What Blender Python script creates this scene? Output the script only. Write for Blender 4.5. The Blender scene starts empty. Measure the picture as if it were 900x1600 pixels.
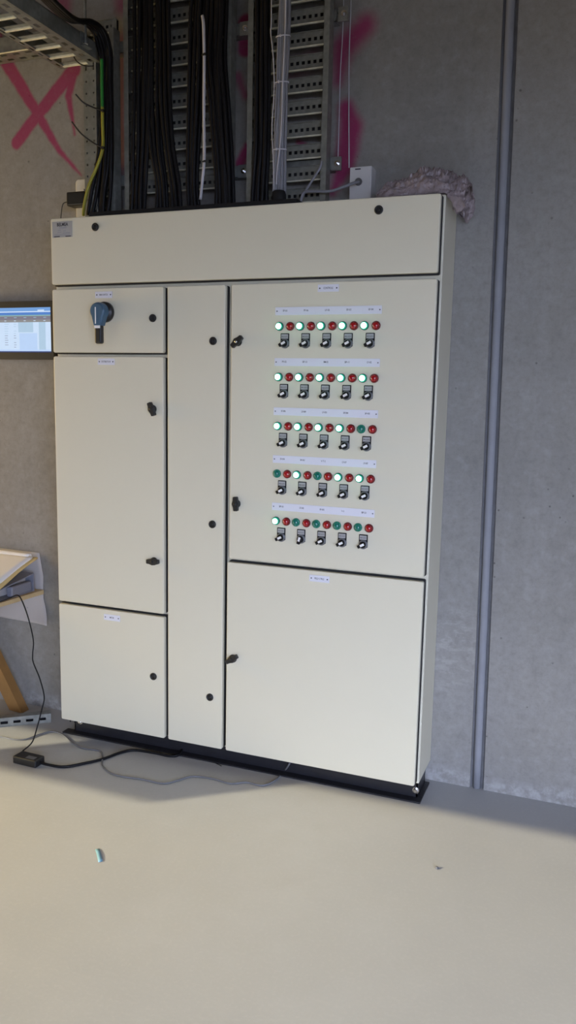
import bpy, bmesh, math, random
from mathutils import Vector, Matrix, noise
random.seed(11)
S = bpy.context.scene
COL = S.collection
# ------------------------------------------------------------------ camera
CAM = Vector((2.02894, -2.93800, 1.45394))
RT = Vector((0.9324852, 0.3606561, 0.0199649))
UP = Vector((-0.0716215, 0.1304383, 0.9888661))
FW = Vector((-0.3540364, 0.9235329, -0.1474626))
FPX = 1282.02
cd = bpy.data.cameras.new('camera')
cam = bpy.data.objects.new('camera', cd)
COL.objects.link(cam)
cd.sensor_fit = 'VERTICAL'
cd.sensor_height = 32.0
cd.lens = 32.0 * FPX / 1600.0
cd.clip_start = 0.05
m = Matrix.Identity(4)
for i in range(3):
    m[i][0] = RT[i]; m[i][1] = UP[i]; m[i][2] = -FW[i]; m[i][3] = CAM[i]
cam.matrix_world = m
S.camera = cam
S.view_settings.view_transform = 'Standard'
S.view_settings.look = 'None'
S.view_settings.gamma = 1.0
S.view_settings.use_curve_mapping = False
S.view_settings.exposure = 0.0

def _ray(px, py):
    return FW + RT * ((px - 450) / FPX) + UP * ((800 - py) / FPX)
def W(px, py, y):            # point of the photograph on the upright plane y
    d = _ray(px, py); return CAM + d * ((y - CAM.y) / d.y)
def G(px, py, z=0.0):        # point of the photograph on the level plane z
    d = _ray(px, py); return CAM + d * ((z - CAM.z) / d.z)

# ------------------------------------------------------------------ materials
def new_mat(name):
    mt = bpy.data.materials.new(name); mt.use_nodes = True
    nt = mt.node_tree
    return mt, nt, nt.nodes['Principled BSDF']

class NB:
    """small node building helper"""
    def __init__(s, nt): s.nt = nt
    def n(s, t, **kw):
        nd = s.nt.nodes.new(t)
        for k, v in kw.items(): setattr(nd, k, v)
        return nd
    def put(s, sock, v):
        if hasattr(v, 'is_output') or isinstance(v, bpy.types.NodeSocket): s.nt.links.new(v, sock)
        else: sock.default_value = v
    def math(s, op, a, b=None, c=None, clamp=False):
        nd = s.n('ShaderNodeMath', operation=op, use_clamp=clamp)
        s.put(nd.inputs[0], a)
        if b is not None: s.put(nd.inputs[1], b)
        if c is not None: s.put(nd.inputs[2], c)
        return nd.outputs[0]
    def vmath(s, op, a, b=None):
        nd = s.n('ShaderNodeVectorMath', operation=op)
        s.put(nd.inputs[0], a)
        if b is not None: s.put(nd.inputs[3] if op == 'SCALE' else nd.inputs[1], b)
        return nd.outputs['Value'] if op in ('DOT_PRODUCT', 'LENGTH', 'DISTANCE') else nd.outputs['Vector']
    def noise(s, vec, scale, detail=4, rough=.55, scl=None):
        if scl is not None:
            mp = s.n('ShaderNodeMapping'); s.put(mp.inputs['Vector'], vec); mp.inputs['Scale'].default_value = scl
            vec = mp.outputs[0]
        nd = s.n('ShaderNodeTexNoise'); s.put(nd.inputs['Vector'], vec)
        nd.inputs['Scale'].default_value = scale; nd.inputs['Detail'].default_value = detail
        nd.inputs['Roughness'].default_value = rough
        return nd.outputs['Fac']
    def ramp(s, fac, lo, hi, a=0.0, b=1.0):
        nd = s.n('ShaderNodeMapRange', clamp=True, interpolation_type='SMOOTHSTEP')
        s.put(nd.inputs[0], fac)
        for i, v in enumerate((lo, hi, a, b)): s.put(nd.inputs[1 + i], v)
        return nd.outputs[0]
    def mix(s, fac, a, b, blend='MIX'):
        nd = s.n('ShaderNodeMix', data_type='RGBA', blend_type=blend)
        s.put(nd.inputs[0], fac); s.put(nd.inputs[6], a); s.put(nd.inputs[7], b)
        return nd.outputs[2]
    def bump(s, h, strength, dist):
        nd = s.n('ShaderNodeBump'); nd.inputs['Strength'].default_value = strength
        nd.inputs['Distance'].default_value = dist; s.put(nd.inputs['Height'], h)
        return nd.outputs[0]
def C4(c): return (c[0], c[1], c[2], 1.0)

def simple(name, col, rough=.5, metal=0.0, var=.08, scale=40, bump=0.0, emit=None, est=0.0, coat=0.0, spec=.5):
    mt, nt, p = new_mat(name); b = NB(nt)
    tc = b.n('ShaderNodeTexCoord').outputs['Object']
    f = b.noise(tc, scale, 3)
    dark = tuple(max(0, v * (1 - var)) for v in col); lite = tuple(min(1, v * (1 + var)) for v in col)
    c = b.mix(f, C4(dark), C4(lite))
    nt.links.new(c, p.inputs['Base Color'])
    p.inputs['Roughness'].default_value = rough
    p.inputs['Metallic'].default_value = metal
    p.inputs['Specular IOR Level'].default_value = spec
    if coat: p.inputs['Coat Weight'].default_value = coat; p.inputs['Coat Roughness'].default_value = .08
    if bump: nt.links.new(b.bump(f, bump, .002), p.inputs['Normal'])
    if emit:
        p.inputs['Emission Color'].default_value = C4(emit); p.inputs['Emission Strength'].default_value = est
    return mt

M = {}
M['paint'] = simple('cabinet_paint', (.70, .665, .52), .42, 0, .015, 6)
# fine orange peel of powder coat
_nt = M['paint'].node_tree; _b = NB(_nt); _tc = _b.n('ShaderNodeTexCoord').outputs['Object']
_nt.links.new(_b.bump(_b.noise(_tc, 420, 2), .05, .001), _nt.nodes['Principled BSDF'].inputs['Normal'])
M['black'] = simple('black_plastic', (.012, .012, .013), .42, 0, .2, 60)
M['rubber'] = simple('black_rubber', (.008, .008, .009), .7, 0, .2, 60)
M['plinth'] = simple('black_plinth_paint', (.014, .014, .018), .4, 0, .3, 30)
M['cable'] = simple('black_cable_sheath', (.006, .006, .007), .5, 0, .3, 30, spec=.25)
M['grey_cable'] = simple('grey_cable_sheath', (.26, .265, .29), .5, 0, .1, 30)
M['dull_cable'] = simple('dusty_grey_sheath', (.17, .172, .18), .6, 0, .1, 30)
M['light_cable'] = simple('pale_cable_sheath', (.55, .55, .60), .45, 0, .05, 30)
M['white_plastic'] = simple('white_plastic', (.62, .61, .60), .4, 0, .03, 20)
M['cream_plastic'] = simple('cream_plastic', (.72, .69, .58), .4, 0, .03, 20)
M['label'] = simple('label_plastic', (.74, .75, .82), .35, 0, .02, 20)
M['silver'] = simple('silver_label', (.48, .49, .50), .35, .35, .06, 40)
M['ink'] = simple('black_ink', (.03, .03, .045), .6, 0, .1, 60)
M['blue_ink'] = simple('blue_grey_ink', (.22, .24, .36), .6, 0, .1, 60)
M['chrome'] = simple('chrome', (.62, .62, .64), .22, 1, .05, 40)
M['handle_blue'] = simple('handle_blue_plastic', (.05, .115, .19), .38, 0, .1, 20)
M['red_lens'] = simple('red_lens', (.36, .006, .012), .12, 0, .1, 60, coat=.6)
M['green_off'] = simple('unlit_green_lens', (.006, .17, .125), .14, 0, .1, 60, coat=.5)
M['green_on'] = simple('lit_green_lens', (.03, .4, .25), .2, 0, .02, 60, emit=(.06, .75, .42), est=.45)
M['green_core'] = simple('lit_green_lens_core', (.8, 1, .95), .2, 0, .02, 60, emit=(.26, 1.0, .60), est=17.0)
M['green_rim'] = simple('green_bezel', (.01, .22, .14), .25, 0, .1, 60, coat=.3)
M['red_rim'] = simple('dark_red_bezel', (.16, .006, .010), .3, 0, .1, 60)
M['bezel_grey'] = simple('grey_bezel', (.20, .205, .215), .4, .5, .1, 60)
M['matt_black'] = simple('matt_black_knob', (.006, .006, .007), .6, 0, .1, 60, spec=.25)
M['white_mark'] = simple('white_pointer', (.85, .85, .85), .4, 0, .02, 60)
M['wood'] = simple('table_wood', (.28, .145, .042), .6, 0, .25, 14)
M['plank'] = simple('pale_plywood', (.52, .40, .22), .6, 0, .15, 20)
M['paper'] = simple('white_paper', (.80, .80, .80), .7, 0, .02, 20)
M['paper_shade'] = simple('shaded_paper', (.44, .42, .41), .7, 0, .05, 9)  # darker copy of the paper, shade put into its colour
M['manila'] = simple('manila_card', (.66, .50, .22), .6, 0, .08, 15)
M['binder'] = simple('grey_binder_card', (.20, .21, .26), .5, 0, .1, 40)
M['film'] = simple('dusty_plastic_sheet', (.27, .22, .225), .30, 0, .45, 38)
M['tape'] = simple('blue_tape', (.18, .36, .46), .5, 0, .1, 40)
M['yellow'] = None

def galv(name, col, rough, metal=.75):
    mt, nt, p = new_mat(name); b = NB(nt)
    tc = b.n('ShaderNodeTexCoord').outputs['Object']
    v = b.n('ShaderNodeTexVoronoi'); nt.links.new(tc, v.inputs['Vector']); v.inputs['Scale'].default_value = 55
    f = b.noise(tc, 12, 4)
    g = b.math('MULTIPLY', v.outputs['Distance'], 1.2)
    c = b.mix(g, C4([x * .8 for x in col]), C4([min(1, x * 1.15) for x in col]))
    c = b.mix(b.ramp(f, .35, .7), c, C4([x * .75 for x in col]))
    nt.links.new(c, p.inputs['Base Color'])
    p.inputs['Metallic'].default_value = metal
    p.inputs['Roughness'].default_value = rough
    return mt
M['galv'] = galv('galvanised_steel', (.36, .38, .37), .42)
M['galv_dark'] = galv('weathered_galvanised_steel', (.25, .255, .225), .5, .3)
M['galv_bright'] = galv('lit_lip_steel', (.85, .83, .66), .42, .25)  # steel lightened to paint the light caught by the tray lips

def earth_mat():
    mt, nt, p = new_mat('green_yellow_sheath'); b = NB(nt)
    tc = b.n('ShaderNodeNewGeometry').outputs['Position']
    sp = b.n('ShaderNodeSeparateXYZ'); nt.links.new(tc, sp.inputs[0])
    f = b.ramp(sp.outputs['Z'], 2.485, 2.495)
    c = b.mix(f, (.34, .32, .03, 1), (.02, .22, .03, 1))
    nt.links.new(c, p.inputs['Base Color']); p.inputs['Roughness'].default_value = .45
    return mt
M['earth'] = earth_mat()

def floor_mat():
    mt, nt, p = new_mat('painted_concrete_floor'); b = NB(nt)
    tc = b.n('ShaderNodeNewGeometry').outputs['Position']
    big = b.noise(tc, 1.1, 5, .6); mid = b.noise(tc, 6, 5, .6); fine = b.noise(tc, 90, 3, .6)
    c = b.mix(b.ramp(big, .3, .7), (.40, .40, .395, 1), (.45, .45, .445, 1))
    c = b.mix(b.ramp(mid, .35, .75), c, (.43, .428, .42, 1))
    c = b.mix(b.math('MULTIPLY', b.ramp(fine, .45, .75), .18), c, (.55, .54, .52, 1))
    v = b.n('ShaderNodeTexVoronoi'); nt.links.new(tc, v.inputs['Vector']); v.inputs['Scale'].default_value = 9
    speck = b.ramp(v.outputs['Distance'], .012, .022, 1, 0)
    c = b.mix(b.math('MULTIPLY', speck, .5), c, (.2, .19, .18, 1))
    scr = b.noise(tc, 2.0, 6, .7, (1, 9, 1))
    c = b.mix(b.math('MULTIPLY', b.ramp(scr, .6, .72), .14), c, (.58, .57, .55, 1))
    nt.links.new(c, p.inputs['Base Color'])
    nt.links.new(b.ramp(mid, .2, .8, .42, .62), p.inputs['Roughness'])
    nt.links.new(b.bump(fine, .12, .002), p.inputs['Normal'])
    return mt
M['floor'] = floor_mat()

def wall_mat(name, strokes):
    mt, nt, p = new_mat(name); b = NB(nt)
    tc = b.n('ShaderNodeNewGeometry').outputs['Position']
    big = b.noise(tc, 1.3, 6, .6); mid = b.noise(tc, 5, 7, .65); fine = b.noise(tc, 60, 5, .7)
    streak = b.noise(tc, 9, 4, .6, (1, 1, .12)); cloud = b.noise(tc, 2.4, 8, .7, (1, 1, .6))
    c = b.mix(b.ramp(big, .3, .7), (.245, .234, .212, 1), (.31, .297, .272, 1))
    c = b.mix(b.math('MULTIPLY', b.ramp(mid, .35, .7), .5), c, (.27, .262, .25, 1))
    c = b.mix(b.math('MULTIPLY', b.ramp(streak, .5, .75), .28), c, (.36, .35, .335, 1))
    c = b.mix(b.math('MULTIPLY', b.ramp(cloud, .56, .68), .35), c, (.40, .39, .375, 1))
    c = b.mix(b.math('MULTIPLY', b.ramp(fine, .4, .75), .4), c, (.18, .172, .16, 1))
    mott = b.noise(tc, 24, 5, .65)
    c = b.mix(b.math('MULTIPLY', b.ramp(mott, .5, .72), .4), c, (.19, .183, .172, 1))
    c = b.mix(b.math('MULTIPLY', b.ramp(mott, .5, .3), .3), c, (.37, .36, .34, 1))
    # pores
    v = b.n('ShaderNodeTexVoronoi'); nt.links.new(tc, v.inputs['Vector']); v.inputs['Scale'].default_value = 20
    pore = b.ramp(v.outputs['Distance'], .05, .10, 1, 0)
    pore = b.math('MULTIPLY', pore, b.ramp(mid, .5, .58))
    c = b.mix(b.math('MULTIPLY', pore, .65), c, (.09, .085, .08, 1))
    # pale lime crust along the floor and a scraped pale patch beside the joint
    sp = b.n('ShaderNodeSeparateXYZ'); nt.links.new(tc, sp.inputs[0])
    edge = b.math('ADD', sp.outputs['Z'], b.math('MULTIPLY', b.math('SUBTRACT', mid, .5), .12))
    crust = b.ramp(edge, .03, .075, 1, 0)
    c = b.mix(b.math('MULTIPLY', b.math('MULTIPLY', crust, b.ramp(b.noise(tc, 26, 5, .7), .38, .62)), .6), c, (.44, .43, .42, 1))
    d = b.vmath('LENGTH', b.vmath('MULTIPLY', b.vmath('SUBTRACT', tc, (1.56, 0, .52)), (1, 0, .55)))
    patch = b.math('MULTIPLY', b.ramp(d, .05, .13, 1, 0), b.ramp(b.noise(tc, 16, 6, .7, (1, 1, 2.2)), .48, .6))
    c = b.mix(b.math('MULTIPLY', patch, .30), c, (.47, .455, .43, 1))
    # sprayed strokes: capsules with soft, noisy rims
    if strokes:
        flat = b.vmath('MULTIPLY', tc, (1, 0, 1))
        wob = b.math('MULTIPLY', b.math('SUBTRACT', b.noise(tc, 22, 4, .6), .5), .012)
        tot = None
        for (a, e, r0, r1, soft, op) in strokes:
            a = Vector((a[0], 0, a[2])); e = Vector((e[0], 0, e[2])); ba = e - a
            pa = b.vmath('SUBTRACT', flat, tuple(a))
            h = b.math('DIVIDE', b.vmath('DOT_PRODUCT', pa, tuple(ba)), max(ba.length_squared, 1e-6), clamp=True)
            sc = b.n('ShaderNodeVectorMath', operation='SCALE'); sc.inputs[0].default_value = tuple(ba)
            nt.links.new(h, sc.inputs[3])
            dist = b.vmath('LENGTH', b.vmath('SUBTRACT', pa, sc.outputs[0]))
            rad = b.math('MULTIPLY_ADD', h, r1 - r0, r0)
            q = b.math('ADD', b.math('SUBTRACT', dist, rad), wob)
            mk = b.math('MULTIPLY', b.ramp(q, -soft, soft, 1, 0), op)
            tot = mk if tot is None else b.math('MAXIMUM', tot, mk)
        tot = b.math('MULTIPLY', tot, b.ramp(b.noise(tc, 40, 4, .7), .2, .5, .75, 1))
        c = b.mix(tot, c, (.32, .020, .105, 1))
    nt.links.new(c, p.inputs['Base Color'])
    p.inputs['Roughness'].default_value = .85
    p.inputs['Specular IOR Level'].default_value = .3
    hgt = b.math('SUBTRACT', b.math('ADD', b.math('MULTIPLY', fine, .4), mid), b.math('MULTIPLY', pore, .8))
    nt.links.new(b.bump(hgt, .35, .006), p.inputs['Normal'])
    return mt

PXM = 1 / 400.0
STK = []
def stroke(pts, soft=.008, op=.85):
    for (x0, y0, w0), (x1, y1, w1) in zip(pts[:-1], pts[1:]):
        STK.append((W(x0, y0, 0), W(x1, y1, 0), w0 / 2 * PXM, w1 / 2 * PXM, soft, op))
stroke([(2, 85, 24), (58, 176, 18), (92, 235, 9), (127, 274, 3)])
stroke([(26, 223, 21), (60, 178, 21), (116, 108, 24)])
stroke([(116, 108, 18), (107, 150, 13), (117, 210, 3)])
stroke([(95, -20, 44), (97, 22, 30)], .03, .65)
stroke([(188, -20, 30), (192, 8, 26)], .03, .6)
stroke([(191, 60, 16), (191, 265, 12)], .03, .5)
stroke([(0, 40, 8), (2, 62, 6)], .01, .7)
stroke([(384, 35, 24), (384, 75, 24)], .01, .9)
stroke([(372, 120, 14), (384, 150, 10)], .015, .6)
stroke([(376, 255, 18), (386, 228, 10)], .012, .9)
stroke([(528, 126, 14), (536, 75, 34), (570, 40, 30)], .035, .85)
stroke([(520, 300, 10), (538, 262, 30), (548, 200, 34), (540, 168, 22)], .022, .9)
stroke([(455, 120, 10), (505, 95, 12)], .03, .4)
stroke([(466, 222, 8), (476, 228, 10)], .008, .7)
stroke([(452, 108, 14), (490, 86, 14)], .03, .45)
M['wall_graffiti'] = wall_mat('bare_concrete_with_pink_spray', STK)
M['wall'] = wall_mat('bare_concrete', [])
M['soil'] = simple('dark_soil', (.07, .06, .05), .95, 0, .3, 3)
M['soffit'] = simple('dark_soffit', (.22, .19, .15), .9, 0, .2, 4)
M['sealant'] = simple('grey_joint_strip', (.27, .275, .295), .75, 0, .14, 12, spec=.3)
M['recess'] = simple('dark_joint_edge', (.15, .15, .155), .9, 0, .3, 30)

# ------------------------------------------------------------------ mesh building
class MB:
    def __init__(s): s.bm = bmesh.new(); s.mats = []
    def mi(s, m):
        m = M[m] if isinstance(m, str) else m
        if m not in s.mats: s.mats.append(m)
        return s.mats.index(m)
    def faces(s, vs, fs, mat, smooth=False):
        i = s.mi(mat); bv = [s.bm.verts.new(v) for v in vs]; out = []
        for f in fs:
            try:
                fc = s.bm.faces.new([bv[k] for k in f]); fc.material_index = i; fc.smooth = smooth; out.append(fc)
            except ValueError: pass
        return bv, out
    def box(s, x0, x1, y0, y1, z0, z1, mat, bevel=0.0, seg=2, T=None):
        vs = [(x0, y0, z0), (x1, y0, z0), (x1, y1, z0), (x0, y1, z0), (x0, y0, z1), (x1, y0, z1), (x1, y1, z1), (x0, y1, z1)]
        bv, fs = s.faces(vs, [(0, 3, 2, 1), (4, 5, 6, 7), (0, 1, 5, 4), (1, 2, 6, 5), (2, 3, 7, 6), (3, 0, 4, 7)], mat)
        if bevel:
            es = list({e for f in fs for e in f.edges})
            r = bmesh.ops.bevel(s.bm, geom=es, offset=bevel, segments=seg, affect='EDGES', profile=.5)
            for f in r['faces']: f.material_index = s.mi(mat)
            bv = list({v for f in r['faces'] for v in f.verts} | {v for v in bv if v.is_valid})
        if T is not None:
            for v in bv: v.co = T @ v.co
        return bv
    def loft(s, loops, mat, cap0=True, cap1=True, smooth=False, closed=True):
        i = s.mi(mat); L = [[s.bm.verts.new(v) for v in lp] for lp in loops]; n = len(L[0])
        for a, b in zip(L[:-1], L[1:]):
            for k in range(n if closed else n - 1):
                f = s.bm.faces.new((a[k], a[(k + 1) % n], b[(k + 1) % n], b[k])); f.material_index = i; f.smooth = smooth
        if cap0: f = s.bm.faces.new(list(reversed(L[0]))); f.material_index = i
        if cap1: f = s.bm.faces.new(L[-1]); f.material_index = i
        return [v for l in L for v in l]
    def rrect(s, x0, x1, z0, z1, yb, yf, r, bev, mat, seg=4):
        """rounded rectangle in the XZ plane, from yb (back) to yf (front, smaller y)"""
        def lp(ins, y):
            pts = []; rr = max(r - ins, .0005)
            for (cx, cz, a0) in ((x1 - r, z1 - r, 0), (x0 + r, z1 - r, 90), (x0 + r, z0 + r, 180), (x1 - r, z0 + r, 270)):
                for k in range(seg + 1):
                    a = math.radians(a0 + 90 * k / seg); pts.append((cx + rr * math.cos(a), y, cz + rr * math.sin(a)))
            return pts
        L = [lp(0, yb), lp(0, yf + bev)]
        if bev: L += [lp(bev * .3, yf + bev * .3), lp(bev, yf)]
        return s.loft(L, mat)
    def lathe(s, c, prof, mat, seg=20, axis='y', smooth=True):
        """prof: list of (radius, advance); advance goes along -y (or +z)"""
        L = []
        for r, h in prof:
            lp = []
            for k in range(seg):
                a = 2 * math.pi * k / seg
                if axis == 'y': lp.append((c[0] + r * math.cos(a), c[1] - h, c[2] + r * math.sin(a)))
                elif axis == 'z': lp.append((c[0] + r * math.cos(a), c[1] + r * math.sin(a), c[2] + h))
                else: lp.append((c[0] + h, c[1] + r * math.cos(a), c[2] + r * math.sin(a)))
            L.append(lp)
        return s.loft(L, mat, smooth=smooth)
    def tube(s, pts, r, mat, seg=7, sub=6, smooth=True, flat=1.0):
        P = catmull([Vector(p) for p in pts], sub) if len(pts) > 2 else [Vector(p) for p in pts]
        T = [(P[min(i + 1, len(P) - 1)] - P[max(i - 1, 0)]).normalized() for i in range(len(P))]
        n = T[0].cross(Vector((0, 1, 0)));
        if n.length < .1: n = T[0].cross(Vector((1, 0, 0)))
        n.normalize(); L = []
        for i, p in enumerate(P):
            n = (n - T[i] * n.dot(T[i])).normalized(); bn = T[i].cross(n)
            L.append([tuple(p + n * (r * math.cos(2 * math.pi * k / seg)) + bn * (r * flat * math.sin(2 * math.pi * k / seg))) for k in range(seg)])
        return s.loft(L, mat, smooth=smooth)
    def text(s, txt, cx, cz, y, size, mat, width=None, T=None, bold=0.0):
        cu = bpy.data.curves.new('lettering', 'FONT'); cu.body = txt; cu.size = 1; cu.align_x = 'CENTER'; cu.align_y = 'CENTER'
        cu.resolution_u = 2; cu.offset = bold
        o = bpy.data.objects.new('lettering', cu); COL.objects.link(o)
        bpy.context.view_layer.update()
        me = bpy.data.meshes.new_from_object(o.evaluated_get(bpy.context.evaluated_depsgraph_get()))
        bpy.data.objects.remove(o); bpy.data.curves.remove(cu)
        w = max(v.co.x for v in me.vertices) - min(v.co.x for v in me.vertices)
        k = size; kx = (width / w) if width else size
        Mx = Matrix(((kx, 0, 0, cx), (0, 0, 0, y), (0, k, 0, cz), (0, 0, 0, 1)))
        if T is not None: Mx = T @ Mx
        i = s.mi(mat); vs = [s.bm.verts.new(Mx @ v.co) for v in me.vertices]
        for p in me.polygons:
            try:
                f = s.bm.faces.new([vs[k] for k in p.vertices]); f.material_index = i
            except ValueError: pass
        bpy.data.meshes.remove(me)
    def build(s, name, parent=None, origin=None, label=None, cat=None, group=None, kind=None, recalc=True):
        if recalc: bmesh.ops.recalc_face_normals(s.bm, faces=s.bm.faces[:])
        me = bpy.data.meshes.new(name); s.bm.to_mesh(me); s.bm.free()
        for m_ in s.mats: me.materials.append(m_)
        if origin is None:
            xs = [v.co for v in me.vertices]
            lo = [min(v[i] for v in xs) for i in range(3)]; hi = [max(v[i] for v in xs) for i in range(3)]
            origin = ((lo[0] + hi[0]) / 2, (lo[1] + hi[1]) / 2, lo[2])
            if kind == 'structure': origin = (0, 0, 0)
        origin = Vector(origin)
        me.transform(Matrix.Translation(-origin))
        o = bpy.data.objects.new(name, me); COL.objects.link(o)
        WP[o.name] = origin
        if parent is not None:
            o.parent = parent; o.location = origin - WP[parent.name]
        else: o.location = origin
        tag(o, label, cat, group, kind)
        return o
WP = {}
def tag(o, label=None, cat=None, group=None, kind=None):
    if label: o['label'] = label
    if cat: o['category'] = cat
    if group: o['group'] = group
    if kind: o['kind'] = kind
def thing(name, loc, label, cat, group=None):
    o = bpy.data.objects.new(name, None); COL.objects.link(o); o.location = loc; o.empty_display_size = .05
    WP[o.name] = Vector(loc); tag(o, label, cat, group); return o
def copy_part(o, parent, dx=0, dz=0, label=None):
    c = o.copy(); COL.objects.link(c); c.parent = parent
    c.location = o.location + Vector((dx, 0, dz)); WP[c.name] = WP[o.name] + Vector((dx, 0, dz))
    if label: c['label'] = label
    elif 'label' in c: del c['label']
    return c
def catmull(P, sub):
    out = []; n = len(P)
    for i in range(n - 1):
        p0 = P[max(i - 1, 0)]; p1 = P[i]; p2 = P[i + 1]; p3 = P[min(i + 2, n - 1)]
        for k in range(sub):
            t = k / sub; t2 = t * t; t3 = t2 * t
            out.append(.5 * ((2 * p1) + (p2 - p0) * t + (2 * p0 - 5 * p1 + 4 * p2 - p3) * t2 + (3 * p1 - p0 - 3 * p2 + p3) * t3))
    out.append(P[-1].copy()); return out

# ------------------------------------------------------------------ the room
XL, XR, YF, ZC = -7.0, 7.0, -4.2, 3.4
HEAD = 2.25
def seam(z): return 1.676 - .0125 * z
b = MB(); b.box(XL, XR, YF - .25, .3, -.2, 0, 'floor'); b.build('floor', kind='structure')
b = MB(); b.box(XL - 10, XR + 10, YF - 25, YF - .25, -.2, -.02, 'soil'); b.build('ground', kind='structure')
b = MB(); b.box(XL, XR, YF - .25, .3, ZC, ZC + .2, 'soffit'); b.build('ceiling', kind='structure')
def panel(name, xa0, xa1, xb0, xb1, mat):
    b = MB()
    vs = [(xa0, 0, 0), (xb0, 0, 0), (xb0, .3, 0), (xa0, .3, 0), (xa1, 0, ZC), (xb1, 0, ZC), (xb1, .3, ZC), (xa1, .3, ZC)]
    b.faces(vs, [(0, 3, 2, 1), (4, 5, 6, 7), (0, 1, 5, 4), (1, 2, 6, 5), (2, 3, 7, 6), (3, 0, 4, 7)], mat)
    return b.build(name, kind='structure')
hw = .025
panel('wall_back', XL, XL, seam(0) - hw, seam(ZC) - hw, 'wall_graffiti')
panel('wall_back_right', seam(0) + hw, seam(ZC) + hw, XR, XR, 'wall')
# joint: recessed bed with a rounded grey strip in it
b = MB()
vs = [(seam(0) - hw, .012, 0), (seam(0) + hw, .012, 0), (seam(0) + hw, .3, 0), (seam(0) - hw, .3, 0),
      (seam(ZC) - hw, .012, ZC), (seam(ZC) + hw, .012, ZC), (seam(ZC) + hw, .3, ZC), (seam(ZC) - hw, .3, ZC)]
b.faces(vs, [(0, 3, 2, 1), (4, 5, 6, 7), (0, 1, 5, 4), (1, 2, 6, 5), (2, 3, 7, 6), (3, 0, 4, 7)], 'recess')
L = []
for k in range(24):
    z = ZC * k / 23; lp = []
    for j in range(9):
        a = math.pi * j / 8
        lp.append((seam(z) - .0015 - .0150 * math.cos(a), .012 - .017 * math.sin(a), z))
    L.append(lp)
b.loft(L, 'sealant', smooth=True)
b.build('trim_1', kind='structure', label='grey rounded strip filling the upright joint between wall panels')
b = MB(); b.box(XL - .25, XL, YF - .25, .3, 0, ZC, 'soffit'); b.build('wall_left', kind='structure')
b = MB(); b.box(XR, XR + .25, YF - .25, .3, 0, ZC, 'soffit'); b.build('wall_right', kind='structure')
b = MB(); b.box(XL, XR, YF - .25, YF, HEAD, ZC, 'wall')
b.box(XL, XL + .4, YF - .25, YF, 0, HEAD, 'wall'); b.box(XR - 1.5, XR, YF - .25, YF, 0, HEAD, 'wall')
b.box(-1.7, 1.9, YF - .25, YF, 0, HEAD, 'soffit')  # unseen pier, added like the wide right jamb to hold back sky light
b.build('wall_front', kind='structure')
b = MB(); b.box(-5.22, -4.42, YF - .25, YF - .13, HEAD - .184, HEAD, 'soffit'); b.build('shadow_blocker', kind='structure')  # unseen box added under the header to shape the shadow on the floor

# ------------------------------------------------------------------ cabinet
CW, Z0, Z1 = 1.5, .08, 2.08
YD, YB = -.237, -.2070         # door face, body front
ZCOV, XA, XB, ZSW, ZBL, ZR = 1.8285, .5, .75, 1.5745, .5805, .8265
cab = thing('control_cabinet', (.75, -.1, 0), 'tall cream electrical control cabinet on a black plinth against the concrete wall', 'cabinet')
b = MB(); b.box(0, CW, YB, -.002, Z0, Z1, 'paint', .0025)
b.build('body', cab)
# plinth
b = MB()
b.box(.016, CW - .012, -.165, -.160, 0, Z0, 'plinth'); b.box(.016, CW - .012, -.035, -.030, 0, Z0, 'plinth')
b.box(.016, .021, -.165, -.030, 0, Z0, 'plinth'); b.box(CW - .017, CW - .012, -.165, -.030, 0, Z0, 'plinth')
b.box(-.022, CW + .006, -.200, -.160, 0, .006, 'plinth', .001)
b.box(CW - .012, CW + .006, -.16, -.03, 0, .006, 'plinth', .001)
pl = b.build('plinth', cab)
for bx, bz in ((1.482, .032), (.045, .050)):
    b = MB(); c = (bx, -.165, bz)
    b.lathe(c, [(.013, 0), (.013, .002), (.0085, .002), (.0085, .009), (.006, .011)], 'chrome', 8, smooth=False)
    b.build('bolt', pl, label='bright zinc bolt')
for bx in (.012, .034):
    b = MB(); b.lathe((bx, -.19, Z0 - .028), [(.003, 0), (.003, .028)], 'chrome', 8, axis='z'); b.build('screw', cab)
# rubber entry strip on the roof
b = MB(); b.box(.13, .98, -.175, -.03, Z1, Z1 + .028, 'rubber', .006); b.build('cable_entry_strip', cab, label='black rubber cable entry strip')

def lock_round(parent, x, z):
    b = MB(); c = (x, YD, z)
    b.lathe(c, [(.0145, 0), (.0145, .004), (.0125, .0065), (.009, .0065), (.009, .002), (.0065, .002), (.0065, .0055), (.001, .0055)], 'black', 20)
    b.box(x - .0022, x + .0022, YD - .008, YD - .005, z - .006, z + .006, 'black')
    return b.build('lock', parent, label='round black quarter turn lock')
def lock_wing(parent, x, z, ang, key=False):
    b = MB(); c = (x, YD, z)
    b.lathe(c, [(.0155, 0), (.0155, .005), (.013, .009), (.001, .010)], 'black', 20)
    T = Matrix.Translation((x, YD, z)) @ Matrix.Rotation(-math.radians(ang), 4, 'Y')
    lp = []
    out = [(-.026, -.006), (-.024, -.008), (-.013, -.009), (0, -.0135), (.013, -.009), (.024, -.008), (.026, -.006), (.026, .006), (.024, .008), (.013, .009), (0, .0135), (-.013, .009), (-.024, .008), (-.026, .006)]
    L = [[T @ Vector((px, -.004, pz)) for px, pz in out], [T @ Vector((px, -.017, pz)) for px, pz in out], [T @ Vector((px * .9, -.0195, pz * .8)) for px, pz in out]]
    b.loft(L, 'black')
    b.lathe((x, YD - .0195, z), [(.0058, 0), (.0058, .002), (.001, .0022)], 'chrome' if key else 'black', 14)
    return b.build('handle', parent, label='black wing handle with key lock' if key else 'black wing handle')
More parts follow.
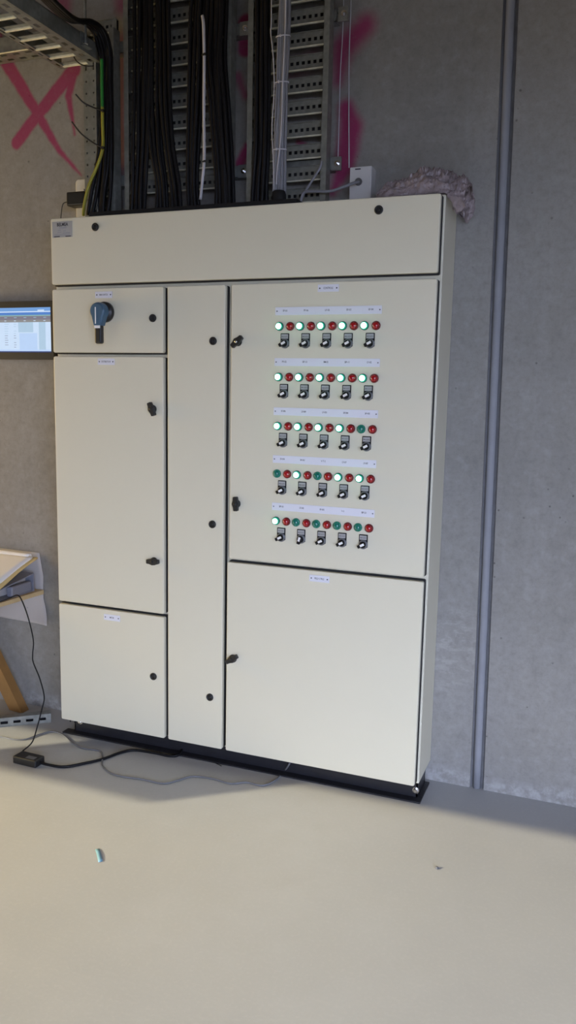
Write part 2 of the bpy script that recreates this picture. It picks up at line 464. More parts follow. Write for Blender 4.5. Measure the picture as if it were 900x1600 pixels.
def nameplate(parent, x, z, txt, w=.075, h=.024, tw=.036):
    b = MB(); b.box(x - w / 2, x + w / 2, YD - .0018, YD, z - h / 2, z + h / 2, 'label', .0004, 1)
    b.text(txt, x, z, YD - .0021, .0095, 'ink', tw, bold=.012)
    for sx in (-1, 1):
        b.lathe((x + sx * (w / 2 - .0075), YD - .0018, z), [(.0026, 0), (.0022, .001), (.0006, .0012)], 'ink', 8)
    return b.build('nameplate', parent, label='white nameplate')

GAP = .0100
def door(name, x0, x1, z0, z1, label):
    b = MB(); b.rrect(x0, x1, z0, z1, YB - .0140, YD, .007, .003, 'paint')
    d = b.build(name, cab, label=label)
    lowr, uppr = (.005, -.002) if z0 > 1.45 else (-.002, .005 if z1 < 1 else -.002)  # rubber overhangs the door edges to draw the dark shadow gap
    b = MB(); b.rrect(x0 + .002, x1 + .003, z0 - lowr, z1 + uppr, YB, YB - .0130, .006, 0, 'rubber'); b.build('gasket', d, label='black rubber gasket widened to darken the door gap')
    return d
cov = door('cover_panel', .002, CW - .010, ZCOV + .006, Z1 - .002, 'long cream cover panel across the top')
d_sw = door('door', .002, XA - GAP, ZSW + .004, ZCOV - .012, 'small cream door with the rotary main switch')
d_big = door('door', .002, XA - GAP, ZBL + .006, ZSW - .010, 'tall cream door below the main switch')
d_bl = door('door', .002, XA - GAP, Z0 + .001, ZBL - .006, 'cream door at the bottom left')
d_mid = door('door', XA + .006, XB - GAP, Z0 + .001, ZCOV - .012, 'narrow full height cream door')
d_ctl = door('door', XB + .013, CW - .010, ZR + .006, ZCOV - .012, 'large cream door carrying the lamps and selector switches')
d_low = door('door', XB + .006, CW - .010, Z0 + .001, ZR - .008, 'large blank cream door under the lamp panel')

lock_round(cov, .203, 2.038); lock_round(cov, 1.289, 2.038)
lock_round(d_sw, .446, 1.704); lock_round(d_bl, .442, .330)
lock_round(d_mid, .693, 1.621); lock_round(d_mid, .695, .955); lock_round(d_mid, .689, .284)
lock_wing(d_ctl, .791, 1.618, 42, True); lock_wing(d_ctl, .793, 1.039, 93)
lock_wing(d_big, .445, 1.372, 112); lock_wing(d_big, .447, .792, 2)
lock_wing(d_low, .784, .451, 33)
nameplate(d_sw, .236, 1.792, 'MAIN SWITCH')
nameplate(d_big, .243, 1.545, 'DISTRIBUTION', tw=.040)
nameplate(d_bl, .255, .545, 'METER', tw=.020)
nameplate(d_ctl, 1.123, 1.795, 'CONTROLS', tw=.034)
nameplate(d_low, 1.118, .792, 'FIELD CTRLS', tw=.036)
# maker's plate
b = MB(); x0, x1, z0, z1 = .010, .100, 2.008, 2.066
b.box(x0, x1, YD - .0012, YD, z0, z1, 'silver')
yy = YD - .0016
b.text('BELMEA', .057, 2.054, yy, .0170, 'ink', .050, bold=.03)
b.text('CONTROL BOARD', .058, 2.0425, yy, .0070, 'blue_ink', .034, bold=.01)
for k, (xa, xb) in enumerate(((.036, .05), (.06, .072), (.034, .052), (.058, .09))):
    zz = 2.034 - .0035 * k
    b.box(xa, xb, yy, YD, zz - .0006, zz + .0006, 'blue_ink')
for k in range(3):
    b.box(.020, .092, yy, YD, 2.0195 - k * .003, 2.0200 - k * .003, 'blue_ink')
b.box(.018, .044, yy, YD, 2.0095, 2.0125, 'ink'); b.box(.070, .094, yy, YD, 2.0095, 2.0125, 'ink')
b.build('makers_plate', cov, label='small silver maker\'s plate')

# main switch handle
sx, sz = .243, 1.728
iso = MB(); iso.lathe((sx, YD, sz), [(.038, 0), (.038, .012), (.035, .017), (.02, .018), (.02, .030), (.001, .030)], 'black', 28)
iso = iso.build('main_switch', cab, label='rotary main switch with blue grey dome and black grip')
b = MB(); hx = sx - .004
def tear(scale, y, up=0):
    pts = []
    for k in range(25):
        a = math.radians(-38 + 256 * k / 24); pts.append((hx + .033 * scale * math.cos(a), y, sz + .033 * scale * math.sin(a)))
    pts.append((hx - .0155 * scale, y, sz - .052)); pts.append((hx + .0155 * scale, y, sz - .052))
    return pts
b.loft([tear(1, YD - .024), tear(1, YD - .044), tear(.93, YD - .051), tear(.78, YD - .055)], 'handle_blue', smooth=False)
b.build('dome', iso, label='blue grey dome')
b = MB(); b.box(hx - .0145, hx + .0145, YD - .050, YD - .026, sz - .118, sz - .048, 'black', .007, 3); b.build('grip', iso, label='black grip')
b = MB(); b.box(hx - .012, hx + .012, YD - .0525, YD - .049, sz - .062, sz - .050, 'white_mark', .001, 1); b.build('label_band', iso, label='white band')
b = MB(); b.box(hx - .006, hx - .002, YD - .0565, YD - .0545, sz - .046, sz + .014, 'white_mark'); b.build('pointer', iso, label='white pointer line')

# label strips
ROWZ = [1.670, 1.497, 1.3265, 1.158, .988]
STR = [('SF-01', 'PF-06', 'LF-02', 'EF-02', 'EF-04'), ('PF-02', 'EF-13', 'BM-02', 'BP-11', 'CF-V02'),
       ('SF-006', 'LF-009', 'LF-003', 'BP-004', 'BP-V03'), ('EF-004', 'BF-001', 'V-T-2', 'CF-007', 'LF-007'),
       ('BP-01', 'CF-008', 'BP-002', 'V-2', 'BP-21')]
LX, LP = .949, .0763
for z, names in zip(ROWZ, STR):
    b = MB(); zt = z + .0515; y1 = YD - .0016
    b.box(.932, 1.311, y1, YD, zt - .0135, zt + .0135, 'label', .0003, 1)
    for k, t in enumerate(names):
        b.text(t, LX + .020 + k * LP, zt + .001, y1 - .0004, .0088, 'ink', .0165 if len(t) > 4 else .010, bold=.012)
    for xx in (.9385, 1.3045):
        b.lathe((xx, y1, zt), [(.0022, 0), (.0018, .0008), (.0005, .001)], 'ink', 8)
    b.build('label_strip', d_ctl, label='long white label strip')

# pilot lamps
def lamp(kind):
    c = (LX, YD, ROWZ[0])
    p = MB(); rim = {'red': 'red_rim', 'off': 'green_rim', 'on': 'green_rim'}[kind]
    p.lathe(c, [(.0152, 0), (.0152, .003), (.0145, .006), (.0128, .009), (.0112, .009), (.0112, .004)], rim, 24)
    r = p.build('pilot_lamp', cab)
    q = MB()
    if kind == 'on':
        q.lathe((c[0], YD - .004, c[2]), [(.0122, 0), (.0122, .007), (.0098, .0090)], 'green_on', 24)
        q.lathe((c[0], YD - .013, c[2]), [(.0096, 0), (.0082, .0030), (.005, .0048), (.0008, .0053)], 'green_core', 24)
    else:
        q.lathe((c[0], YD - .004, c[2]), [(.0112, 0), (.0112, .006), (.0100, .0088), (.007, .0110), (.0035, .0120), (.0005, .0123)], 'red_lens' if kind == 'red' else 'green_off', 24)
    q.build('lens', r)
    return r
protos = {k: lamp(k) for k in ('on', 'red', 'off')}
used = set()
LAB = {'on': 'lit green pilot lamp', 'off': 'unlit green pilot lamp', 'red': 'red pilot lamp'}
def place_lamp(kind, x, z):
    dx, dz = x - LX, z - ROWZ[0]; o = protos[kind]
    if kind not in used:
        used.add(kind); protos[kind] = o; PL.append((o, dx, dz)); o['label'] = LAB[kind]; return
    r = copy_part(o, cab, dx, dz, LAB[kind])
    for ch in o.children: copy_part(ch, r).location = ch.location
PL = []
LIT = ['11111', '11111', '11110', '01011', '10000']
for i, z in enumerate(ROWZ):
    for k in range(5):
        place_lamp('on' if LIT[i][k] == '1' else 'off', LX + k * LP, z)
        place_lamp('red', LX + k * LP + .0395, z)
for o, dx, dz in PL: o.location += Vector((dx, 0, dz))

# selector switches
def selector(ang):
    c = (LX + .0205, ROWZ[0] - .0585)
    x, z = c; p = MB()
    p.rrect(x - .0155, x + .0155, z - .010, z + .0350, YD, YD - .003, .002, .0005, 'matt_black')
    p.lathe((x, YD, z), [(.0165, 0), (.0165, .003), (.0155, .004)], 'bezel_grey', 24)
    r = p.build('selector_switch', cab)
    q = MB(); q.box(x - .0125, x + .0125, YD - .0045, YD - .003, z + .0165, z + .0320, 'silver')
    q.text('MAN 0 AUTO', x, z + .0235, YD - .0048, .0052, 'ink', .020, bold=.01); q.build('legend_plate', r, label='silver legend plate')
    q = MB(); q.lathe((x, YD - .004, z), [(.0150, 0), (.0150, .004), (.0140, .0055), (.0118, .0055), (.0118, .003)], 'bezel_grey', 24); q.build('ring', r, label='bright metal ring')
    q = MB(); q.lathe((x, YD - .0065, z), [(.0112, 0), (.0112, .006), (.0105, .0085), (.0005, .0088)], 'matt_black', 20)
    T = Matrix.Translation((x, YD, z)) @ Matrix.Rotation(-math.radians(ang), 4, 'Y')
    q.box(-.0165, .0120, -.0245, -.0125, -.0058, .0058, 'matt_black', .002, 2, T)
    q.box(-.0055, .0100, -.0256, -.0240, -.0040, .0040, 'white_mark', .0004, 1, T)
    q.build('knob', r, label='black knob with white pointer')
    return r
selA = selector(28); selB = selector(74)
for i, z in enumerate(ROWZ):
    for k in range(5):
        dx, dz = k * LP, z - ROWZ[0]
        if (i, k) == (4, 1): selB.location += Vector((dx, 0, dz)); continue
        if (i, k) == (0, 0): continue
        r = copy_part(selA, cab, dx, dz)
        for ch in selA.children:
            cc = copy_part(ch, r); cc.location = ch.location
            cc['label'] = ch['label']

# ------------------------------------------------------------------ struts and vertical cable trays
def strut(z, label, ends, x0=.165):
    t = thing('strut_channel', (.62, -.02, z - .02), label, 'metal bar', 'horizontal strut channels behind the cable trays')
    b = MB(); x1 = 1.06
    b.box(x0, x1, -.041, -.038, z - .0205, z + .0205, 'galv'); b.box(x0, x1, -.041, 0, z + .018, z + .0205, 'galv'); b.box(x0, x1, -.041, 0, z - .0205, z - .018, 'galv')
    b.build('channel', t)
    for (xx) in ends:
        b = MB(); b.box(xx - .016, xx + .020, -.052, -.0415, z - .026, z + .020, 'galv', .001, 1)
        c = b.build('bracket', t)
        b = MB(); b.lathe((xx + .006, -.052, z - .003), [(.010, 0), (.010, .002), (.007, .002), (.007, .008), (.004, .008), (.004, .014), (.001, .014)], 'chrome', 8, smooth=False)
        b.build('bolt', c)
    return t
strut(2.247, 'horizontal grey metal channel crossing behind the trays just above the cabinet', (.715, 1.075))
strut(2.735, 'horizontal grey metal channel crossing behind the trays high up by the pink blot', (.715, 1.085))

def tray(name_label, x0, x1, zt, lips, hole=.0115, pitch=.0215, left=True):
    t = thing('cable_tray', ((x0 + x1) / 2, -.06, 2.09), name_label, 'cable tray', 'upright perforated cable trays above the cabinet')
    yb, yf = -.044, -.085
    for (xa, xb, s) in ((x0, x0 + .020, 1), (x1 - .020, x1, -1)):
        b = MB(); xe = xa if s > 0 else xb
        b.box(min(xe, xe + s * .002), max(xe, xe + s * .002), yf, yb, 2.09, zt, 'galv_dark')
        b.box(xa, xb, yf - .0015, yf, 2.09, zt, 'galv_dark')
        b.box(xa, xb, yb, yb + .0015, 2.09, zt, 'galv_dark')
        b.build('side_rail', t)
    for zl in lips:
        if zl > zt: continue
        b = MB(); zb, zu = zl, zl + .047; ys, ye = -.062, -.0605
        h0, h1 = zb + .017, zb + .017 + hole
        b.box(x0 + .002, x1 - .002, ys, ye, zb, h0, 'galv_dark'); b.box(x0 + .002, x1 - .002, ys, ye, h1, zu, 'galv_dark')
        x = x0 + .024
        b.box(x0 + .002, x, ys, ye, h0, h1, 'galv_dark')
        while x < x1 - .024:
            xe = min(x + hole, x1 - .024); xn = min(x + pitch, x1 - .022)
            b.box(xe, xn, ys, ye, h0, h1, 'galv_dark'); x += pitch
        b.box(x1 - .024, x1 - .002, ys, ye, h0, h1, 'galv_dark')
        b.box(x0 + .022, x1 - .022, ys - .007, ye, zb - .003, zb + .0018, 'galv_bright', .0008, 1)
        b.box(x0 + .003, x1 - .003, -.0475, -.046, zb, zu, 'plinth')  # black backing stands in for the shade inside the holes
        b.box(x0 + .003, x1 - .003, ye, -.046, zb, zb + .0015, 'galv_dark'); b.box(x0 + .003, x1 - .003, ye, -.046, zu - .0015, zu, 'galv_dark')
        b.box(x0 + .003, x1 - .003, ys - .006, ye, zu - .001, zu + .001, 'galv_dark')
        b.build('rung', t)
    return t
zC = W(480, 179.5, -.055).z; zB = W(290, 135, -.055).z; zA = W(177, 52, -.055).z
tray('grey perforated upright tray carrying the grey cable bundle, beside the pink blot', .748, 1.052, 3.3, [zC + .0742 * k for k in range(-4, 12)])
tray('grey perforated upright tray behind the two wide black cable bundles', .236, .682, 3.3, [zB + .0742 * k for k in range(-5, 12)])
tray('short grey perforated upright tray behind the leftmost black cables', W(136, 200, -.06).x + .004, .193, 2.79, [zA + .0742 * k for k in range(-9, 2)])
# narrow flat perforated channel at the far left
b = MB(); xa, xb = W(136, 200, -.10).x, W(155, 200, -.10).x; zt = 2.672
b.box(xa, xa + .002, -.115, -.086, 2.085, zt, 'galv'); b.box(xb - .002, xb, -.115, -.086, 2.085, zt, 'galv')
zz = 2.085; cx = [xa + .008, xa + .014, xb - .014, xb - .008]
b.box(xa, cx[0], -.117, -.115, zz, zt, 'galv_dark'); b.box(cx[1], cx[2], -.117, -.115, zz, zt, 'galv_dark'); b.box(cx[3], xb, -.117, -.115, zz, zt, 'galv_dark')
while zz < zt - .03:
    for (p0, p1) in ((cx[0], cx[1]), (cx[2], cx[3])): b.box(p0, p1, -.117, -.115, zz, zz + .036, 'galv_dark')
    zz += .043
b.build('mounting_rail', label='narrow grey perforated rail standing beside the green and yellow wire', cat='metal rail')

# ------------------------------------------------------------------ horizontal trays at the upper left
HZ = 2.662
ht = thing('cable_tray', (.05, -1.2, HZ), 'grey perforated tray running overhead out from the wall towards the viewer', 'cable tray', 'overhead cable trays')
hx1 = .152; hx0 = -.035; hy0, hy1 = -.10, -2.3
b = MB(); b.box(hx1 - .002, hx1, hy1, hy0, HZ, HZ + .058, 'galv_dark'); b.box(hx1 - .012, hx1, hy1, hy0, HZ + .056, HZ + .058, 'galv_dark'); b.build('side_rail', ht)
b = MB(); b.box(hx0, hx0 + .002, hy1, hy0, HZ, HZ + .058, 'galv_dark'); b.box(hx0, hx0 + .012, hy1, hy0, HZ + .056, HZ + .058, 'galv_dark'); b.build('side_rail', ht)
def slotted(b, xa, xb, y0, y1, z, sl, gap, mat):
    """strip along y with one row of slots"""
    w = xb - xa; m0, m1 = xa + w * .32, xa + w * .62
    b.box(xa, m0, y1, y0, z, z + .002, mat); b.box(m1, xb, y1, y0, z, z + .002, mat)
    y = y0
    while y > y1:
        e = max(y - gap, y1); b.box(m0, m1, e, y, z, z + .002, mat); y -= gap + sl
b = MB(); slotted(b, hx1 - .052, hx1 - .001, hy0, hy1, HZ, .028, .024, 'galv'); b.build('slotted_flange', ht)
b = MB(); slotted(b, hx0 + .001, hx0 + .028, hy0, hy1, HZ, .028, .024, 'galv'); b.build('slotted_flange', ht)
y = hy0 - .012
while y > -2.2:
    b = MB(); b.box(hx0 + .02, hx1 - .05, y - .030, y, HZ + .004, HZ + .006, 'galv')
    b.box(hx0 + .024, hx1 - .052, y - .012, y - .002, HZ - .003, HZ + .004, 'galv_bright', .001, 1)
    b.build('rung', ht); y -= .082
hz2 = 2.752
hs = thing('cable_tray', (-.7, -.13, hz2), 'grey perforated tray running along the wall above the pink cross', 'cable tray', 'overhead cable trays')
def along_x(b, x0, x1, ya, yb, z, sl, gap, mat):
    w = yb - ya; m0, m1 = ya + w * .3, ya + w * .65
    b.box(x0, x1, ya, m0, z, z + .002, mat); b.box(x0, x1, m1, yb, z, z + .002, mat)
    x = x1
    while x > x0:
        e = max(x - gap, x0); b.box(e, x, m0, m1, z, z + .002, mat); x -= gap + sl
xs1 = hx0 - .004
b = MB(); b.box(-1.5, xs1, -.10, -.098, hz2, hz2 + .06, 'galv'); b.box(-1.5, xs1, -.10, -.090, hz2 + .058, hz2 + .06, 'galv')
b.box(-1.5, xs1, -.1035, -.0985, hz2 - .002, hz2 + .003, 'galv_bright', .001, 1); b.build('side_rail', hs)
b = MB(); b.box(-1.5, xs1, -.012, -.010, hz2, hz2 + .06, 'galv'); b.build('side_rail', hs)
b = MB(); along_x(b, -1.5, xs1, -.098, -.058, hz2, .03, .03, 'galv'); b.build('slotted_flange', hs)
b = MB(); along_x(b, -1.5, xs1, -.058, -.012, hz2, .03, .03, 'galv'); b.build('slotted_flange', hs)
# threaded rod holding the tray
rp = W(140, 60, -.22)
rt = thing('threaded_rod', (hx1 + .008, rp.y, HZ + .03), 'thin steel hanger rod holding the overhead tray beside the leftmost black cables', 'metal rod')
b = MB(); L = []
for k in range(150):
    z = HZ + .02 + (ZC - HZ - .02) * k / 149; r = .0052 + (.0008 if k % 2 else -.0004)
    L.append([(hx1 + .008 + r * math.cos(j * math.pi / 4), rp.y + r * math.sin(j * math.pi / 4), z) for j in range(8)])
b.loft(L, 'galv', smooth=True); b.build('rod', rt)
b = MB(); b.box(hx1 + .0005, hx1 + .022, rp.y - .022, rp.y + .022, HZ + .010, HZ + .014, 'galv'); b.box(hx1 + .0005, hx1 + .003, rp.y - .022, rp.y + .022, HZ + .010, HZ + .062, 'galv', .001, 1); b.build('bracket', rt)
b = MB(); b.lathe((hx1 + .008, rp.y, HZ + .014), [(.010, 0), (.010, .009)], 'galv_bright', 6, axis='z', smooth=False); b.build('nut', rt)

# ------------------------------------------------------------------ cables
def bundle(rows, n, r, mat, name, label, cat, group, depth=.012, seg=6, jit=.18):
    """rows: (px, py, half width in px, y). n cables side by side in two layers"""
    slots = []
    for i in range(n):
        lay = i % 2
        slots.append(((-1 + 2 * (i + .5) / n) * .96, lay * depth))
    for u, dv in slots:
        pts = []; j0 = random.uniform(-jit, jit)
        for (px, py, hwid, yy) in rows:
            j = j0 * .5 + random.uniform(-jit, jit) * .5
            q = W(px + (u + j) * hwid, py, yy)
            pts.append((q.x, q.y + dv + random.uniform(-.003, .003), q.z))
        b = MB(); b.tube(pts, r, mat, seg, 5); b.build(name, label=label, cat=cat, group=group)
Y1 = -.118
def top(px, hwid, yy=Y1): return [(px, -190, hwid, yy), (px, -90, hwid, yy)]
G1 = 'black cables of the widest bundle'
L1 = 'black cable in the widest bundle, second bundle from the overhead tray'
bundle(top(222, 12) + [(222, 10, 14, Y1), (222, 90, 14, Y1), (221, 160, 14, Y1), (219, 230, 12, Y1), (216, 290, 11, Y1), (215, 331, 11, Y1)], 7, .0082, 'cable', 'power_cable', L1, 'cable', G1)
bundle(top(240, 11) + [(240, 10, 12, Y1), (240, 90, 12, Y1), (240, 160, 11, Y1), (244, 230, 8, Y1), (251, 285, 7, Y1), (252, 331, 8, Y1)], 6, .0082, 'cable', 'power_cable', L1, 'cable', G1)
bundle(top(254, 9) + [(256, 10, 9, Y1), (257, 90, 9, Y1), (259, 160, 8, Y1), (265, 230, 7, Y1), (273, 285, 7, Y1), (276, 330, 8, Y1)], 5, .0082, 'cable', 'power_cable', L1, 'cable', G1)
G2 = 'black cables around the pale cable'
L2 = 'black cable in the bundle on both sides of the single pale grey cable'
bundle(top(316, 10) + [(308, 20, 12, Y1), (306, 90, 12, Y1), (304, 160, 10, Y1), (301, 230, 8, Y1), (300, 285, 7, Y1), (302, 328, 8, Y1)], 6, .0082, 'cable', 'power_cable', L2, 'cable', G2)
bundle(top(336, 12) + [(333, 20, 14, Y1), (332, 90, 12, Y1), (336, 160, 10, Y1), (341, 230, 9, Y1), (345, 285, 9, Y1), (346, 326, 10, Y1)], 7, .0082, 'cable', 'power_cable', L2, 'cable', G2)
bundle(top(350, 8) + [(346, 20, 8, Y1), (343, 90, 8, Y1), (349, 160, 8, Y1), (354, 230, 7, Y1), (356, 285, 7, Y1), (357, 326, 7, Y1)], 4, .0082, 'cable', 'power_cable', L2, 'cable', G2)
bundle(top(410, 9) + [(411, 10, 10, Y1), (410, 90, 10, Y1), (409, 160, 10, Y1), (408, 230, 10, Y1), (405, 285, 11, Y1), (403, 322, 12, Y1)], 6, .0082, 'cable', 'power_cable',
       'black cable in the slim straight bundle beside the grey cable bundle', 'cable', 'black cables beside the grey bundle')
# bundle bending off the overhead tray
bundle([(20, -60, 9, -1.1), (80, 4, 9, -.62), (112, 30, 10, -.36), (134, 33, 11, -.24), (154, 48, 11, -.17), (165, 82, 9, -.14), (167, 125, 7, -.128), (167, 190, 8, -.125), (164, 250, 12, -.125), (158, 300, 17, -.122), (154, 336, 18, -.12)],
       9, .0074, 'cable', 'power_cable', 'black cable bending down off the overhead tray into the left end of the cabinet', 'cable', 'black cables off the overhead tray')
# earth wire
b = MB(); b.tube([W(159, 92, -.15), W(159.5, 140, -.142), W(160.5, 200, -.14), W(160.5, 232, -.14), W(151, 262, -.145), W(139, 290, -.15), W(132, 318, -.15), W(130, 337, -.14)], .0058, 'earth', 8)
b.build('earth_wire', label='green and yellow earth wire tied to the leftmost black cables', cat='wire')
def tie_tail(pts, label):
    b = MB(); b.tube(pts, .0028, 'black', 6, 6, flat=.4)
    a = Vector(pts[0]); b.box(a.x - .006, a.x + .006, a.y - .008, a.y + .004, a.z - .004, a.z + .004, 'black', .001, 1)
    b.build('cable_tie', label=label, cat='cable tie', group='black cable ties on the earth wire')
tie_tail([W(161, 173, -.15), W(146, 168, -.16), (W(130, 160, -.18)), W(118, 147, -.20)], 'black cable tie with a long tail on the green stretch of the earth wire')
tie_tail([W(161, 231, -.15), W(144, 222, -.16), W(126, 208, -.18), W(112, 190, -.20)], 'black cable tie with a long tail where the earth wire turns yellow')
b = MB(); b.tube([W(113, 83, -.16), W(120, 96, -.165), W(133, 103, -.155), W(146, 103, -.15)], .0024, 'black', 6); b.build('cable_tie', label='black cable tie hanging under the end of the overhead tray', cat='cable tie')
# pale cable
YP = -.137
b = MB(); b.tube([W(316, 24, YP + .004), W(318, 40, YP), W(319, 90, YP), W(318.5, 170, YP), W(319, 245, YP), W(317, 275, YP), W(313, 312, YP + .01)], .0058, 'light_cable', 8, flat=.6)
b.build('pale_cable', label='single pale grey cable running down between black cables', cat='cable')
for py, lb in ((86, 'black tie round the pale cable near its upper end'), (253, 'black tie round the pale cable near its lower end')):
    c = W(318.7, py, YP); b = MB()
    b.lathe((c.x, c.y, c.z - .0028), [(.0074, 0), (.0080, .001), (.0080, .0046), (.0074, .0056)], 'black', 12, axis='z')
    b.box(c.x + .004, c.x + .011, c.y - .011, c.y - .005, c.z - .003, c.z + .003, 'black'); b.build('cable_tie', label=lb, cat='cable tie', group='black ties on the pale cable')
# grey bundle
bundle(top(446, 7, -.125) + [(444.5, 10, 8.5, -.125), (443, 58, 8.5, -.125), (442, 95, 9, -.125), (440.5, 130, 8.5, -.125), (439, 180, 9.5, -.125), (437, 235, 9.5, -.125), (436, 302, 10, -.12)],
       14, .0038, 'grey_cable', 'control_cable', 'thin grey cable in the tied grey bundle in front of the perforated tray', 'cable', 'thin grey cables of the tied bundle', .007, 6)
b = MB(); b.tube([W(447, -190, -.137), W(446.5, 10, -.137), W(445, 60, -.137), W(442, 130, -.138), W(440, 190, -.137), W(437, 235, -.137), W(433.5, 262, -.137), W(432, 288, -.135)], .0026, 'light_cable', 7)
b.build('pale_wire', label='pale thin wire lying along the front of the grey cable bundle', cat='wire')
for py, px, lb in ((58, 443, 'white cable tie round the grey bundle, topmost of three'), (130, 440.5, 'white cable tie round the grey bundle, middle of three'), (235, 437, 'white cable tie round the grey bundle, lowest of three')):
    c = W(px, py, -.1225); b = MB()
    L = []
    for dz, gr in ((-.0022, 0), (-.0015, .001), (.0015, .001), (.0022, 0)):
        L.append([(c.x + (.0265 + gr) * math.cos(a), c.y - .002 + (.0150 + gr) * math.sin(a), c.z + dz) for a in [2 * math.pi * k / 24 for k in range(24)]])
    b.loft(L, 'light_cable', False, False, True); b.box(c.x - .008, c.x - .002, c.y - .020, c.y - .013, c.z - .004, c.z + .004, 'light_cable', .001, 1)
    b.build('cable_tie', label=lb, cat='cable tie', group='white ties on the grey bundle')
c = W(436, 312, -.118); b = MB(); b.lathe((c.x, c.y, Z1 + .0285), [(.024, 0), (.026, .012), (.024, W(436, 300, -.118).z - Z1 - .0285), (.018, W(436, 298, -.118).z - Z1 - .0285)], 'rubber', 16, axis='z')
b.build('cable_sleeve', label='black sleeve at the foot of the grey cable bundle', cat='cable sleeve')
def one(name, pts, r, mat, label, cat='wire', group=None, seg=7, parent=None):
    b = MB(); b.tube(pts, r, mat, seg, 6); return b.build(name, parent, label=label, cat=cat, group=group)
one('thin_wire', [W(424, -180, -.135), W(424, 20, -.135), W(423, 50, -.135), W(427, 90, -.135), W(428.5, 140, -.135), W(425, 200, -.135), W(427, 250, -.135), W(428, 296, -.13)], .0019, 'light_cable', 'thin pale wire hanging loose between black cables and the grey bundle')
one('thin_wire', [W(540, -150, -.02), W(537, 0, -.02), W(535, 60, -.02), W(532, 110, -.022), W(530, 180, -.02), W(528, 252, -.02)], .0018, 'light_cable', 'thin pale string on the pink blot, the one ending at the steel bracket', 'wire', 'pale strings on the wall by the pink blot')
one('thin_wire', [W(551, -150, -.004), W(548.5, 0, -.003), W(546, 70, -.003), W(545, 150, -.003), W(545.5, 262, -.045)], .0022, 'light_cable', 'thin pale string on the pink blot, the one ending at the white junction box', 'wire', 'pale strings on the wall by the pink blot')
# junction box
jb0, jb1 = W(546, 285, -.058).x, W(580, 285, -.058).x; jz = W(565, 260, -.058).z
jt = thing('junction_box', ((jb0 + jb1) / 2, -.03, jz - .16), 'white box on the wall just above the cabinet with a grey cable plugged in', 'junction box')
b = MB(); b.box(jb0, jb1, -.058, -.001, jz - .160, jz, 'white_plastic', .003, 2); b.build('housing', jt)
b = MB(); cx = (jb0 + jb1) / 2 - .004; b.box(cx - .016, cx + .004, -.0588, -.0578, jz - .010, jz - .006, 'ink'); b.build('slot', jt)
gp = W(560, 284, -.06); b = MB(); b.lathe((gp.x, -.058, gp.z), [(.013, 0), (.013, .004), (.010, .006), (.009, .014), (.006, .015), (.001, .015)], 'bezel_grey', 16); b.build('gland', jt)
one('grey_cord', [W(560, 284, -.074), W(550, 287, -.10), W(535, 293, -.11), W(515, 299, -.11), W(490, 299, -.11), W(474, 302, -.11), W(468, 326, -.11)], .0052, 'grey_cable', 'grey cord running from the white junction box down into the cabinet', 'cord')
one('grey_cord', [W(503, 252, -.095), W(499, 264, -.10), W(486, 285, -.105), W(474, 305, -.105), W(468, 324, -.105)], .0042, 'grey_cable', 'short grey cord slanting across the tray below the metal channel', 'cord')
# white outlet with plug adaptor
ox0, ox1 = W(117, 300, -.05).x, W(139, 300, -.05).x; oz = W(126, 279, -.05).z
ot = thing('wall_socket', ((ox0 + ox1) / 2, -.03, oz - .16), 'cream wall socket half hidden behind the left end of the cabinet', 'socket')
b = MB(); b.rrect(ox0, ox1, oz - .16, oz, -.001, -.048, .016, .006, 'cream_plastic'); b.build('housing', ot)
b = MB(); c = W(131, 297, -.05); b.lathe((c.x, -.048, c.z), [(.005, 0), (.005, .004), (.001, .005)], 'cream_plastic', 10); b.build('button', ot)
a0 = W(103, 300, -.10); a1 = W(131, 320, -.10)
at = thing('plug_adaptor', ((a0.x + a1.x) / 2, -.07, a1.z), 'black plug adaptor pushed into the cream wall socket', 'plug')
b = MB(); b.box(a0.x, a1.x, -.10, -.049, a1.z, a0.z, 'black', .006, 3); b.build('housing', at)
b = MB(); b.tube([(a0.x + .002, -.08, a1.z + .02), W(99, 318, -.085), W(96, 332, -.085), W(95, 350, -.085), W(97, 385, -.05)], .0019, 'black', 6); b.build('cord', at)

